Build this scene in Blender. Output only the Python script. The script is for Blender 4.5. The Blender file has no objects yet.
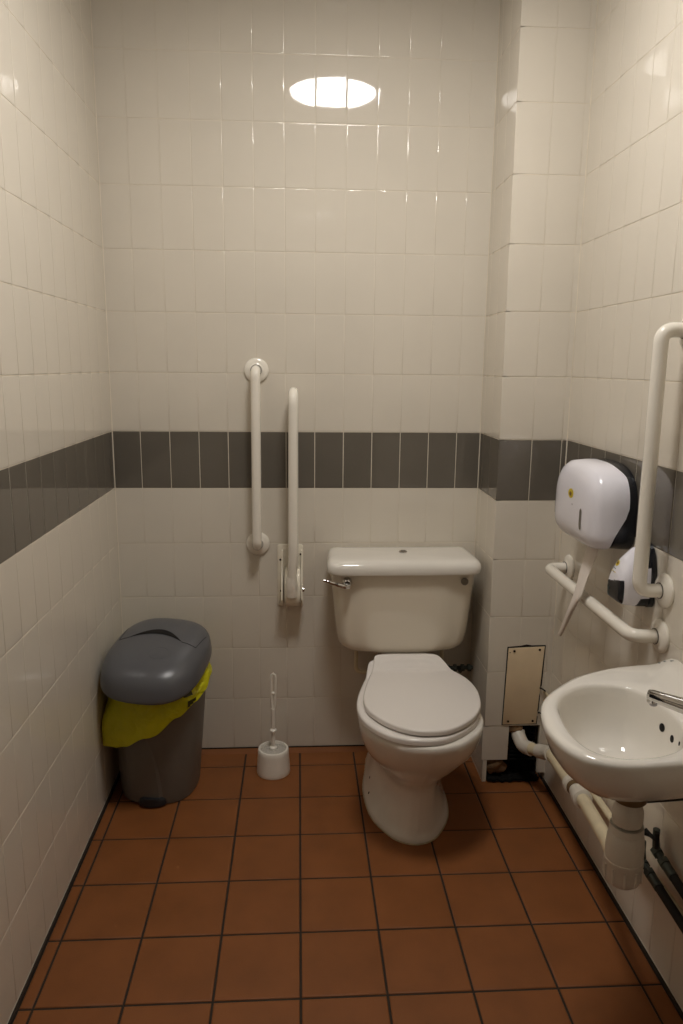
import bpy, bmesh, math, random
from mathutils import Vector, Matrix
from mathutils.bvhtree import BVHTree
random.seed(7)
PI = math.pi
scene = bpy.context.scene
COL = scene.collection

# ---------------------------------------------------------------- materials
def s2l(c):
    return tuple(((v/255)/12.92 if v/255 <= .04045 else ((v/255+.055)/1.055)**2.4) for v in c)

def mat(name, rgb, rough=.4, metal=0., spec=.5, coat=0., noise=0., nscale=20., bump=0., bscale=200., trans=0., rough_var=0., stain=None, alpha=1.):
    m = bpy.data.materials.new(name); m.use_nodes = True
    nt = m.node_tree; b = nt.nodes['Principled BSDF']
    c = s2l(rgb)
    b.inputs['Base Color'].default_value = (*c, 1)
    b.inputs['Roughness'].default_value = rough
    b.inputs['Metallic'].default_value = metal
    b.inputs['Specular IOR Level'].default_value = spec
    b.inputs['Coat Weight'].default_value = coat
    b.inputs['Coat Roughness'].default_value = .03
    b.inputs['Transmission Weight'].default_value = trans
    b.inputs['Alpha'].default_value = alpha
    tc = nt.nodes.new('ShaderNodeTexCoord')
    if noise > 0 or stain:
        n = nt.nodes.new('ShaderNodeTexNoise'); n.inputs['Scale'].default_value = nscale
        n.inputs['Detail'].default_value = 5
        nt.links.new(tc.outputs['Object'], n.inputs['Vector'])
        r = nt.nodes.new('ShaderNodeValToRGB')
        r.color_ramp.elements[0].position = .3; r.color_ramp.elements[1].position = .7
        lo = stain if stain else tuple(v*(1-noise) for v in c)
        r.color_ramp.elements[0].color = (*[v for v in lo], 1)
        r.color_ramp.elements[1].color = (*[min(1, v*(1+noise*.6)) for v in c], 1)
        nt.links.new(n.outputs['Fac'], r.inputs['Fac'])
        nt.links.new(r.outputs['Color'], b.inputs['Base Color'])
    if rough_var > 0:
        n2 = nt.nodes.new('ShaderNodeTexNoise'); n2.inputs['Scale'].default_value = 9
        n2.inputs['Detail'].default_value = 6
        nt.links.new(tc.outputs['Object'], n2.inputs['Vector'])
        mr = nt.nodes.new('ShaderNodeMapRange')
        mr.inputs['To Min'].default_value = rough-rough_var; mr.inputs['To Max'].default_value = rough+rough_var
        nt.links.new(n2.outputs['Fac'], mr.inputs['Value'])
        nt.links.new(mr.outputs['Result'], b.inputs['Roughness'])
    if bump > 0:
        n3 = nt.nodes.new('ShaderNodeTexNoise'); n3.inputs['Scale'].default_value = bscale
        n3.inputs['Detail'].default_value = 3
        nt.links.new(tc.outputs['Object'], n3.inputs['Vector'])
        bp = nt.nodes.new('ShaderNodeBump'); bp.inputs['Strength'].default_value = bump
        bp.inputs['Distance'].default_value = .001
        nt.links.new(n3.outputs['Fac'], bp.inputs['Height'])
        nt.links.new(bp.outputs['Normal'], b.inputs['Normal'])
    return m

M = {}
M['tile'] = mat('cream_glazed_tile', (224, 216, 202), rough=.035, noise=.02, nscale=6)
M['tile_dark'] = mat('grey_glazed_tile', (108, 102, 93), rough=.035, noise=.05, nscale=6)
M['grout'] = mat('wall_grout', (226, 216, 198), rough=.8, noise=.08, nscale=12)
M['floor_tile'] = mat('terracotta_quarry_tile', (134, 81, 41), rough=.52, spec=.35, noise=.12, nscale=9, bump=.35, bscale=240, rough_var=.1)
M['floor_grout'] = mat('dark_floor_grout', (50, 40, 30), rough=.9, noise=.25, nscale=20)
M['ceiling'] = mat('ceiling_paint', (112, 102, 88), rough=.9)
M['ceramic'] = mat('white_ceramic', (236, 231, 222), rough=.07, coat=.4)
M['ceramic_cis'] = mat('cistern_ceramic', (226, 216, 198), rough=.09, coat=.3)
M['seat'] = mat('seat_plastic', (236, 230, 224), rough=.16)
M['rail'] = mat('white_enamel_rail', (244, 238, 226), rough=.16, coat=.3)
M['rail_old'] = mat('aged_white_bracket', (240, 232, 214), rough=.3, noise=.05, nscale=30)
M['chrome'] = mat('chrome', (205, 203, 200), rough=.12, metal=1.)
M['steel'] = mat('dull_steel', (140, 134, 126), rough=.35, metal=1.)
M['plastic_white'] = mat('white_plastic', (236, 234, 242), rough=.18)
M['plastic_grey'] = mat('pale_grey_plastic', (196, 193, 200), rough=.25)
M['plastic_black'] = mat('black_plastic', (24, 26, 32), rough=.25)
M['window'] = mat('grey_window_plastic', (108, 102, 96), rough=.2)
M['bin_lid'] = mat('bin_lid_plastic', (92, 93, 97), rough=.28, bump=.2, bscale=700)
M['bin_body'] = mat('bin_body_plastic', (108, 103, 96), rough=.42, bump=.2, bscale=700)
M['pedal'] = mat('dark_pedal_plastic', (36, 38, 42), rough=.4)
M['black'] = mat('black_rubber', (18, 16, 15), rough=.7)
M['membrane'] = mat('matt_black_membrane', (22, 20, 18), rough=.95, spec=.15)
M['hole'] = mat('dark_hole', (14, 11, 8), rough=.9)
M['pvc'] = mat('white_waste_pvc', (222, 215, 202), rough=.35)
M['pvc_old'] = mat('yellowed_pipe', (222, 208, 176), rough=.4, noise=.08, nscale=25)
M['brass'] = mat('brown_washer', (104, 80, 48), rough=.5)
M['board'] = mat('cream_painted_board', (228, 206, 172), rough=.55, noise=.05, nscale=12)
M['debris'] = mat('crumbling_mortar', (120, 92, 62), rough=.95, noise=.5, nscale=35, bump=1., bscale=60)
M['paper'] = mat('toilet_tissue', (225, 215, 205), rough=.9, bump=.3, bscale=300)
M['brushwhite'] = mat('matt_white_plastic', (242, 237, 226), rough=.35)
M['bristle'] = mat('grey_bristle', (196, 190, 180), rough=.8, noise=.35, nscale=260)
M['yellow'] = mat('yellow_badge', (214, 190, 40), rough=.4)
M['brown'] = mat('badge_print', (120, 88, 20), rough=.4)
M['mark'] = mat('faint_grey_print', (84, 96, 92), rough=.5)
M['bagprint'] = mat('dark_bag_print', (62, 66, 22), rough=.4)
M['screw'] = mat('dark_screw', (58, 44, 30), rough=.5, metal=.6)
M['door'] = mat('door_paint', (150, 140, 126), rough=.4)
M['pipe_green'] = mat('oxidised_valve', (78, 84, 80), rough=.45, metal=.6)
M['seam'] = mat('limescale_seam', (190, 176, 148), rough=.8, noise=.3, nscale=40)

# thin yellow bag film
def bag_mat():
    m = bpy.data.materials.new('yellow_bag_film'); m.use_nodes = True
    nt = m.node_tree; b = nt.nodes['Principled BSDF']
    b.inputs['Base Color'].default_value = (*s2l((240, 236, 44)), 1)
    b.inputs['Roughness'].default_value = .2
    tr = nt.nodes.new('ShaderNodeBsdfTranslucent'); tr.inputs['Color'].default_value = (*s2l((244, 240, 60)), 1)
    mx = nt.nodes.new('ShaderNodeMixShader'); mx.inputs['Fac'].default_value = .38
    tc = nt.nodes.new('ShaderNodeTexCoord')
    n = nt.nodes.new('ShaderNodeTexNoise'); n.inputs['Scale'].default_value = 17; n.inputs['Distortion'].default_value = 2.2
    nt.links.new(tc.outputs['Object'], n.inputs['Vector'])
    bp = nt.nodes.new('ShaderNodeBump'); bp.inputs['Strength'].default_value = .9; bp.inputs['Distance'].default_value = .012
    nt.links.new(n.outputs['Fac'], bp.inputs['Height']); nt.links.new(bp.outputs['Normal'], b.inputs['Normal'])
    nt.links.new(b.outputs[0], mx.inputs[1]); nt.links.new(tr.outputs[0], mx.inputs[2])
    nt.links.new(mx.outputs[0], nt.nodes['Material Output'].inputs[0])
    return m
M['bag'] = bag_mat()

def emit_mat(strength):
    m = bpy.data.materials.new('lit_opal_diffuser'); m.use_nodes = True
    nt = m.node_tree; b = nt.nodes['Principled BSDF']
    b.inputs['Base Color'].default_value = (.8, .8, .78, 1)
    b.inputs['Emission Color'].default_value = (1, .962, .91, 1)
    b.inputs['Emission Strength'].default_value = strength
    return m

# ---------------------------------------------------------------- mesh helpers
class MB:
    def __init__(s): s.v = []; s.f = []; s.m = []
    def add(s, vs, fs, mi=0):
        o = len(s.v); s.v += [tuple(p) for p in vs]
        for f in fs: s.f.append(tuple(i+o for i in f)); s.m.append(mi)
        return s
    def box(s, a, b, mi=0):
        x0, y0, z0 = a; x1, y1, z1 = b
        vs = [(x0,y0,z0),(x1,y0,z0),(x1,y1,z0),(x0,y1,z0),(x0,y0,z1),(x1,y0,z1),(x1,y1,z1),(x0,y1,z1)]
        return s.add(vs, [(0,3,2,1),(4,5,6,7),(0,1,5,4),(1,2,6,5),(2,3,7,6),(3,0,4,7)], mi)
    def loft(s, loops, cap0=True, cap1=True, mi=0, closed=True):
        n = len(loops[0]); vs = [p for L in loops for p in L]; fs = []
        for i in range(len(loops)-1):
            for j in range(n if closed else n-1):
                k = (j+1) % n
                fs.append((i*n+j, i*n+k, (i+1)*n+k, (i+1)*n+j))
        if cap0: fs.append(tuple(range(n))[::-1])
        if cap1: fs.append(tuple((len(loops)-1)*n+j for j in range(n)))
        return s.add(vs, fs, mi)
    def tube(s, path, r, n=20, mi=0, caps=True):
        P = [Vector(p) for p in path]; R = r if isinstance(r, (list, tuple)) else [r]*len(P)
        T = []
        for i in range(len(P)):
            a = P[max(i-1, 0)]; b = P[min(i+1, len(P)-1)]; T.append((b-a).normalized())
        up = Vector((0,0,1)) if abs(T[0].z) < .9 else Vector((1,0,0))
        u = T[0].cross(up).normalized(); loops = []
        for i in range(len(P)):
            u = (u - T[i]*u.dot(T[i])).normalized(); w = T[i].cross(u)
            loops.append([P[i]+(u*math.cos(2*PI*k/n)+w*math.sin(2*PI*k/n))*R[i] for k in range(n)])
        return s.loft(loops, caps, caps, mi)
    def lathe(s, prof, c=(0,0,0), axis='z', n=40, mi=0, cap=True):
        c = Vector(c); loops = []
        ax = {'z': (Vector((1,0,0)), Vector((0,1,0)), Vector((0,0,1))),
              'y': (Vector((0,0,1)), Vector((1,0,0)), Vector((0,1,0))),
              'x': (Vector((0,1,0)), Vector((0,0,1)), Vector((1,0,0)))}
        if isinstance(axis, str): A, B, Cx = ax[axis]
        else:
            Cx = Vector(axis).normalized(); t = Vector((0,0,1)) if abs(Cx.z) < .9 else Vector((1,0,0))
            A = Cx.cross(t).normalized(); B = Cx.cross(A)
        for r, h in prof:
            loops.append([c+A*(r*math.cos(2*PI*k/n))+B*(r*math.sin(2*PI*k/n))+Cx*h for k in range(n)])
        return s.loft(loops, cap, cap, mi)
    def build(s, name, mats, parent=None, smooth=35, origin=None):
        me = bpy.data.meshes.new(name)
        me.from_pydata(s.v, [], s.f)
        bm = bmesh.new(); bm.from_mesh(me)
        bmesh.ops.recalc_face_normals(bm, faces=bm.faces); bm.to_mesh(me); bm.free()
        if not isinstance(mats, (list, tuple)): mats = [mats]
        for m in mats: me.materials.append(m)
        for p, mi in zip(me.polygons, s.m): p.material_index = mi
        if smooth:
            for p in me.polygons: p.use_smooth = True
            me.set_sharp_from_angle(angle=math.radians(smooth))
        o = bpy.data.objects.new(name, me); COL.objects.link(o)
        if parent:
            o.parent = parent
            w = Vector((0,0,0)); q = parent
            while q: w += q.location; q = q.parent
            me.transform(Matrix.Translation(-w))
        elif origin:
            me.transform(Matrix.Translation(-Vector(origin))); o.location = origin
        return o

def thing(name, label, cat, loc, group=None):
    o = bpy.data.objects.new(name, None); COL.objects.link(o)
    o.empty_display_size = .05
    o.location = loc; o['label'] = label; o['category'] = cat
    if group: o['group'] = group
    return o
def tag(o, label, cat, group=None):
    o['label'] = label; o['category'] = cat
    if group: o['group'] = group
    return o
def struct(o):
    o['kind'] = 'structure'; return o

def crom(P, closed=True, k=8):
    P = [Vector(p) for p in P]; n = len(P); out = []
    rng = range(n) if closed else range(n-1)
    for i in rng:
        if closed: a, b, c, d = P[i-1], P[i], P[(i+1) % n], P[(i+2) % n]
        else: a, b, c, d = P[max(i-1,0)], P[i], P[i+1], P[min(i+2,n-1)]
        for j in range(k):
            t = j/k
            out.append(.5*((2*b)+(c-a)*t+(2*a-5*b+4*c-d)*t*t+(3*b-a-3*c+d)*t**3))
    if not closed: out.append(P[-1].copy())
    return out

def bendpath(pts, r, k=8):
    """polyline with rounded corners"""
    P = [Vector(p) for p in pts]; out = [P[0]]
    for i in range(1, len(P)-1):
        a = (P[i-1]-P[i]); b = (P[i+1]-P[i])
        rr = min(r, a.length*.49, b.length*.49)
        p0 = P[i]+a.normalized()*rr; p1 = P[i]+b.normalized()*rr
        for j in range(k+1):
            t = j/k; out.append(p0*(1-t)**2+P[i]*2*t*(1-t)+p1*t*t)
    out.append(P[-1]); return out

# ---------------------------------------------------------------- room constants
W = 1.513; PX = 1.289; PD = .2506; BAND = 1.2122; H = 2.71; YF = -2.36
FT = .2029; FOX = .6465; FOY = .3172

def tile(mb, o, u, v, n, u0, u1, v0, v1, g=.0010, bev=.0020, depth=.00055, tilt=.0010, mi=0, vert_g=None):
    """one cushion-edged tile; o origin, u/v axes, n outward normal"""
    gu = vert_g if vert_g is not None else g
    a0, a1, b0, b1 = u0+gu, u1-gu, v0+g, v1-g
    if a1-a0 < .004 or b1-b0 < .004: return
    tx = random.gauss(0, tilt); ty = random.gauss(0, tilt); um = (a0+a1)/2; vm = (b0+b1)/2
    bev = min(bev, (a1-a0)/5, (b1-b0)/5)
    tx, ty = tx*.6, ty*.6
    rings = [(0, -depth-.0035), (0, -depth), (bev*.35, -depth*.35), (bev, 0), (bev*1.7, 0.00002)]
    loops = []
    for ins, d in rings:
        L = []
        for (p, q) in ((a0+ins, b0+ins), (a1-ins, b0+ins), (a1-ins, b1-ins), (a0+ins, b1-ins)):
            h = d + ((p-um)*tx + (q-vm)*ty if d > -.004 else 0)
            L.append(o+u*p+v*q+n*h)
        loops.append(L)
    mb.loft(loops, False, True, mi)

def zrows(z0=0., z1=H):
    r = []; k = -7
    while True:
        a = BAND+.2*k; b = a+.2; k += 1
        if b <= z0+.005: continue
        if a >= z1: break
        r.append((max(a, z0), min(b, z1), -1.5 < (k-1) < -.5))
    return r

V = Vector; X = V((1,0,0)); Y = V((0,1,0)); Z = V((0,0,1))
def tiled(mb, o, u, n, ulines, z0=.003, z1=H):
    for a, b, dark in zrows(z0, z1):
        for i in range(len(ulines)-1):
            tile(mb, o, u, Z, n, ulines[i], ulines[i+1], a, b, mi=2 if dark else 1, vert_g=.0013 if dark else .0006)
TM = [M['grout'], M['tile'], M['tile_dark']]
GD = .0012   # grout plane behind the tile face

# back wall
mb = MB(); mb.box((-.15, GD, -.1), (W+.15, .15, H+.1), 0)
ul = [0.0] + [.0955+.1008*i for i in range(12)] + [PX]
tiled(mb, V((0,0,0)), X, -Y, ul)
struct(mb.build('wall_back', TM, smooth=60))
# left wall
mb = MB(); mb.box((-.15, YF-.15, -.1), (-GD, GD, H+.1), 0)
yl = [0.0] + [.02+.1*i for i in range(1, 28)] + [-YF]
tiled(mb, V((0,0,0)), -Y, X, yl)
mb.tube([(.0004,-.0004,.012),(.0004,-.0004,H)], .0022, n=8, mi=0)
struct(mb.build('wall_left', TM, smooth=60))
# right wall
mb = MB(); mb.box((W+GD, YF-.15, -.1), (W+.15, GD, H+.1), 0)
yl = [PD] + [.25+.1*i for i in range(1, 26)] + [-YF]
tiled(mb, V((W,0,0)), -Y, -X, yl)
struct(mb.build('wall_right', TM, smooth=60))
# front wall with the open doorway the room is seen from
DX0, DX1 = .14, 1.10
mb = MB()
mb.box((-.15, YF-.12, -.1), (DX0, YF-GD, H+.1), 0); mb.box((DX1, YF-.12, -.1), (W+.15, YF-GD, H+.1), 0)
mb.box((DX0, YF-.12, 2.06), (DX1, YF-GD, H+.1), 0)
for a, b, dark in zrows(.003, H):
    for i in range(16):
        x0, x1 = i*.1, min(i*.1+.1, W)
        if x1 > DX0-.05 and x0 < DX1+.05 and a < 2.11:
            if x0 < DX0-.05: x1 = DX0-.05
            elif x1 > DX1+.05: x0 = DX1+.05
            else: continue
        if x1-x0 > .01: tile(mb, V((0,YF,0)), X, Z, Y, x0, x1, a, b, mi=2 if dark else 1)
struct(mb.build('wall_front', TM, smooth=60))
d = MB(); d.box((DX1+.004, YF-1.03, .006), (DX1+.044, YF-.125, 2.03))
dr = struct(d.build('door_1', M['door']))
dh = MB(); dh.lathe([(.026,0),(.026,.008),(.01,.01),(.01,.05)], (DX1+.004, YF-.96, 1.0), (-1,0,0)); dh.tube([(DX1-.04, YF-.96, 1.0), (DX1-.04, YF-.84, 1.0)], .009)
dh.build('door_handle', M['chrome'], dr)
t = MB(); t.box((DX0-.045, YF-.13, 0), (DX0+.012, YF+.012, 2.095)); t.box((DX1-.012, YF-.12, 0), (DX1+.045, YF+.012, 2.095)); t.box((DX0+.012, YF-.12, 2.035), (DX1-.012, YF+.012, 2.095))
struct(t.build('trim_1', M['door']))
# ceiling
c = MB(); c.box((-.15, YF-.15, H), (W+.15, .15, H+.12)); struct(c.build('ceiling', M['ceiling'], smooth=0))
# floor
f = MB(); f.box((-.15, YF-1.2, -.12), (W+.15, .15, -.0025), 0)
xs = [FOX+FT*i for i in range(-3, 5)]; xs = [.004]+xs+[W-.004]
ys = [.004]+[FOY+FT*j for j in range(-1, 13)]+[-YF]
for i in range(len(xs)-1):
    for j in range(len(ys)-1):
        x0, x1, y0, y1 = xs[i], xs[i+1], ys[j], min(ys[j+1], -YF)
        if y1-y0 < .01: continue
        tile(f, V((0,0,0)), X, -Y, Z, x0, x1, y0, y1, g=.0028, bev=.0025, depth=.0018, tilt=.0006, mi=1)
f.box((0,-.0025,-.01),(PX,0,.0135),0); f.add([(0,-.028,-.0005),(PX,-.028,-.0005),(PX,-.0028,.0095),(0,-.0028,.0095)],[(0,1,2,3)],1); f.box((0,YF,-.01),(.0045,-.0045,.0085),0); f.box((W-.0045,YF,-.01),(W,-PD,.0085),0)
struct(f.build('floor', [M['floor_grout'], M['floor_tile']], smooth=60))

# boxed-in corner (front face with an opening near the floor)
mb = MB(); e = GD
yf = -PD+e; yb = yf+.014
def pbox(x0, x1, z0, z1): mb.box((x0, yf, z0), (x1, yb, z1), 0)
pbox(PX+e, W+GD, .2122, H)                    # above the opening
pbox(PX+e, 1.376, .083, .2122)
pbox(1.487, W+GD, .03, .2122)
mb.box((PX+e, yf, -.003), (PX+e+.014, GD, H), 0)
pcols = [(PX, 1.397), (1.397, 1.495), (1.495, W)]
for a, b, dark in zrows(.003, H):
    if a < .2:
        tile(mb, V((0,-PD,0)), X, Z, -Y, PX-.006, 1.3775, .082, .211, mi=1)
        tile(mb, V((0,-PD,0)), X, Z, -Y, 1.487, W, .03, b, mi=1); continue
    for (p, q) in pcols: tile(mb, V((0,-PD,0)), X, Z, -Y, p, q, a, b, mi=2 if dark else 1, vert_g=.0013 if dark else .0006)
tiled(mb, V((PX,0,0)), -Y, -X, [0, .046, .146, PD], z0=.012)
mb.tube([(W-.0004,-PD-.0004,.03),(W-.0004,-PD-.0004,H)], .0024, n=8, mi=0)
mb.tube([(PX-.0004,-.0004,.012),(PX-.0004,-.0004,H)], .0018, n=8, mi=0)
struct(mb.build('wall_corner_boxing', TM, smooth=60))
# black damp membrane lining the opening at the foot of the boxing
mb = MB()
loops = []
for i in range(30):
    t = i/29; y = -.262+t*.15; z = .012+.004*math.sin(i*1.7)+max(0, t-.35)*.28
    loops.append([V((PX+.018+(.185)*k/30, y+.003*math.sin(k*1.3), z+.003*math.sin(k*.45+i*.3)+.001*math.sin(k*1.4))) for k in range(31)])
mb.loft(loops, False, False, closed=False)
lo2 = [[p-V((0,0,.006)) for p in L] for L in loops]
mb.loft(lo2, False, False, closed=False)
tag(mb.build('damp_membrane', M['membrane'], origin=(1.39, -.25, .01)), 'crumpled black membrane filling the hole at the base of the corner boxing', 'membrane')
mb = MB()
for i in range(9):
    z = .075+i*.013
    mb.tube([(1.383+.002*random.random(), -.232+.003*i, z), (1.43, -.236+.003*i, z+.004*random.random()), (1.482, -.230+.003*i, z-.002)], .0035, n=8)
for i in range(7):
    x = 1.387+i*.015
    mb.tube([(x, -.228, .06), (x+.003, -.212, .185)], .003, n=8)
tag(mb.build('wire_mesh_panel', M['membrane'], origin=(1.43, -.24, .07)), 'black ribbed mesh inside the hole behind the white waste elbow', 'mesh')
# mortar lump
def lump(name, c, r, m, parent=None, seed=0, sq=(1,1,1), n=14):
    rd = random.Random(seed); mb = MB(); loops = []
    ph = [rd.uniform(0, 6.28) for _ in range(6)]
    for i in range(1, n):
        th = PI*i/n; L = []
        for k in range(2*n):
            a = 2*PI*k/(2*n)
            rr = r*(1+.16*math.sin(3*a+ph[0]+2*th)+.12*math.sin(5*th+ph[1]+a*2)+.07*math.sin(7*a+ph[2]))
            L.append(V((c[0]+sq[0]*rr*math.sin(th)*math.cos(a), c[1]+sq[1]*rr*math.sin(th)*math.sin(a), c[2]+sq[2]*rr*math.cos(th))))
        loops.append(L)
    mb.loft(loops); return mb.build(name, m, parent, origin=c if not parent else None)
tag(lump('mortar_lump', (1.402, -.243, .196), .021, M['debris'], seed=3, sq=(1.2,.6,.7)), 'brown crumbling mortar lump above the waste pipe where it enters the wall', 'mortar')
tag(lump('plaster_chunk', (1.335, -.236, .052), .032, M['debris'], seed=5, sq=(1.25,.35,.8)), 'brown broken plaster showing below the lowest tile of the boxing', 'plaster')
# access panel
p = thing('access_panel', 'narrow cream painted board screwed over the corner boxing left of the basin', 'panel', (1.418, -.254, .22))
def quadslab(mb, q, y0, y1, mi=0, bev=.001):
    cx = sum(a for a, _ in q)/4; cz = sum(b for _, b in q)/4
    def L(y, s): return [V((cx+(a-cx)*s, y, cz+(b-cz)*s)) for a, b in q]
    mb.loft([L(y1, 1), L(y0+bev, 1), L(y0, 1-bev*2/.1)], mi=mi)
mb = MB(); quadslab(mb, [(1.358,.501),(1.483,.506),(1.470,.2215),(1.352,.220)], -.2555, -.2515); mb.build('board', M['board'], p)
mb = MB()
edge = [(1.3545,.505),(1.40,.5085),(1.421,.513),(1.44,.5095),(1.487,.510),(1.484,.42),(1.482,.362),(1.472,.350),(1.474,.338),(1.4785,.325),(1.477,.272),(1.468,.258),(1.475,.246),(1.4735,.2185),(1.349,.2175)]
mb.loft([[V((a, -.2506, b)) for a, b in edge], [V((a, -.2524, b)) for a, b in edge]]); mb.build('gap_shade_edge', M['black'], p, smooth=0)  # thin black plate paints the shaded gap around the board
for (x, z) in ((1.378,.491),(1.466,.495),(1.370,.232),(1.457,.232)):
    mb = MB(); mb.lathe([(.0042,0),(.0042,.0012),(.003,.0018)], (x, -.2555, z), (0,-1,0), n=16); mb.build('screw', M['screw'], p)
mb = MB(); mb.lathe([(.0018,0),(.0018,.0008)], (1.363, -.2555, .486), (0,-1,0), n=10); mb.build('nail_hole', M['hole'], p)
# loose clips at panel edge
for k, (z, dz) in enumerate(((.352, -.018), (.262, -.030))):
    mb = MB(); mb.tube(bendpath([(1.477,-.254,z),(1.475,-.262,z+.006),(1.484,-.268,z+.002),(1.492,-.262,z-.006)], .006), .0028, n=8)
    mb.tube([(1.488,-.256,z-.006),(1.503,-.262,z+dz-.006)], [.004,.0055], n=10, mi=1)
    tag(mb.build('wire_clip', [M['black'], M['pvc_old']], origin=(1.48,-.256,z)), ('upper' if k == 0 else 'lower')+' black wire clip hanging at the right edge of the access panel', 'clip', 'clips on the access panel edge')

# ---------------------------------------------------------------- ceiling light and vent
LC = (.803, -1.035)
L = thing('ceiling_light', 'round opal ceiling light that is switched on, above the room centre', 'light', (LC[0], LC[1], H))
mb = MB(); mb.lathe([(.210,0),(.220,-.004),(.222,-.050),(.218,-.062),(.208,-.066),(.202,-.060),(.200,-.03)], (LC[0],LC[1],H), cap=False, n=72)
mb.build('light_base', M['plastic_white'], L)
mb = MB(); prof = [(.1995,-.054)]
for i in range(1, 13): a = i/12*PI/2; prof.append((.1995*math.cos(a)+.0005, -.054-.040*math.sin(a)))
mb.lathe(prof, (LC[0],LC[1],H), n=72, cap=True); mb.build('diffuser', emit_mat(41.), L)
vt = thing('ceiling_vent', 'dark round extractor vent on the ceiling close to the back wall', 'vent', (.81, -.24, H))
mb = MB(); mb.lathe([(.115,0),(.12,-.006),(.11,-.02),(.09,-.024),(.085,-.015)], (.81,-.24,H), n=48, cap=False); mb.build('vent_ring', M['window'], vt)
mb = MB(); mb.lathe([(.004,-.03),(.06,-.03),(.075,-.022),(.07,-.012)], (.81,-.24,H), n=48); mb.build('vent_disc', M['window'], vt)

# ---------------------------------------------------------------- grab rails
def flange(name, c, n, r=.042, parent=None, m=None):
    mb = MB(); mb.lathe([(r-.001,.0004),(r,.003),(r-.001,.007),(r-.006,.0105),(r-.014,.012),(.024,.0125),(.021,.015),(.019,.0155)], c, n, n=48)
    return mb.build(name, m or M['rail'], parent)
def collar(c, n, parent):
    mb = MB(); mb.lathe([(.0195,.0155),(.0195,.0175),(.0178,.0175)], c, n, n=32, cap=False); return mb.build('collar_seam', M['window'], parent)
def rail_thing(label, a, b, n, so, r=.0165, bend=.05):
    a = V(a); b = V(b); n = V(n)
    o = thing('grab_rail', label, 'grab rail', tuple((a+b)/2), 'straight white grab rails')
    mb = MB(); mb.tube(bendpath([a+n*.006, a+n*so, b+n*so, b+n*.006], bend, 12), r, n=28); mb.build('rail_tube', M['rail'], o)
    for q in (a, b):
        flange('wall_flange', q, n, parent=o); collar(q, n, o)
    return o
rail_thing('vertical white grab rail on the back wall beside the hinged rail', (.499, 0, 1.423), (.497, 0, .812), (0,-1,0), .065)
rail_thing('vertical white grab rail on the right wall above the basin', (W, -.953, 1.526), (W, -.957, .925), (-1,0,0), .066)
rail_thing('horizontal white grab rail low on the right wall under the paper dispenser', (W, -.350, .812), (W, -.957, .811), (-1,0,0), .072)

# drop-down hinged rail, folded up
o = thing('hinged_support_rail', 'folded-up white drop-down support rail on a wall plate left of the toilet', 'support rail', (.612, 0, .574))
mb = MB()
def rrect(x0, x1, z0, z1, r, y, k=6):
    L = []
    for (cx, cz, a0) in ((x1-r, z1-r, 0), (x0+r, z1-r, PI/2), (x0+r, z0+r, PI), (x1-r, z0+r, 3*PI/2)):
        for j in range(k+1):
            a = a0+PI/2*j/k; L.append(V((cx+r*math.cos(a), y, cz+r*math.sin(a))))
    return L
mb.loft([rrect(.566,.659,.578,.808,.010,-.0005), rrect(.566,.659,.578,.808,.010,-.006), rrect(.569,.656,.581,.805,.008,-.008)])
mb.build('wall_plate', M['rail_old'], o)
for (x0, x1) in ((.581,.586), (.652,.656)):
    mb = MB()
    prof = [(-.006,.79),(-.02,.788),(-.03,.76),(-.036,.735),(-.062,.70),(-.085,.66),(-.09,.625),(-.075,.60),(-.05,.592),(-.006,.590)]
    mb.loft([[V((x0,y,z)) for y, z in prof], [V((x1,y,z)) for y, z in prof]]); mb.build('side_cheek', M['rail_old'], o, smooth=25)
hp = crom([(-.007,.725),(-.040,.722),(-.066,.700),(-.082,.668),(-.086,.635),(-.076,.605),(-.050,.590),(-.007,.588)], closed=False, k=5) if False else crom([(0,-.007,.725),(0,-.040,.722),(0,-.066,.700),(0,-.082,.668),(0,-.086,.635),(0,-.076,.605),(0,-.050,.590),(0,-.007,.588)], closed=False, k=5)
def hl(x, ins):
    return [V((x, min(-.006, p.y+ins), p.z+(ins if p.z < .65 else -ins*.5))) for p in hp]
mb = MB(); mb.loft([hl(.5925,.006), hl(.594,.002), hl(.597,0), hl(.645,0), hl(.649,.002), hl(.6505,.006)])
mb.build('hinge_housing', M['rail_old'], o, smooth=40)
mb = MB()
mb.tube([(.6175,-.074,.640),(.6178,-.080,.668),(.6182,-.087,.692),(.6186,-.090,.712)], [.024,.0235,.0205,.0175], n=28)
mb.build('hinge_socket', M['rail'], o)
mb = MB(); mb.lathe([(.009,0),(.009,.006),(.006,.008)], (.656,-.060,.655), 'x', n=20); mb.build('pivot_pin', M['chrome'], o)
# hairpin loop: front tube up, curved top, back tube down
bx = .626
path = bendpath([(.6185,-.088,.690), (bx-.003,-.104,.80), (bx,-.118,1.352), (bx,-.028,1.352), (bx,-.028,.735)], .045, 14)
mb = MB(); mb.tube(path, .0165, n=28); mb.build('hairpin_tube', M['rail'], o)
for (x, z) in ((.577,.752),(.579,.635),(.648,.604),(.650,.772)):
    mb = MB(); mb.lathe([(.004,0),(.004,.001),(.002,.0015)], (x,-.008,z), (0,-1,0), n=16); mb.build('screw', M['screw'], o)

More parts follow.
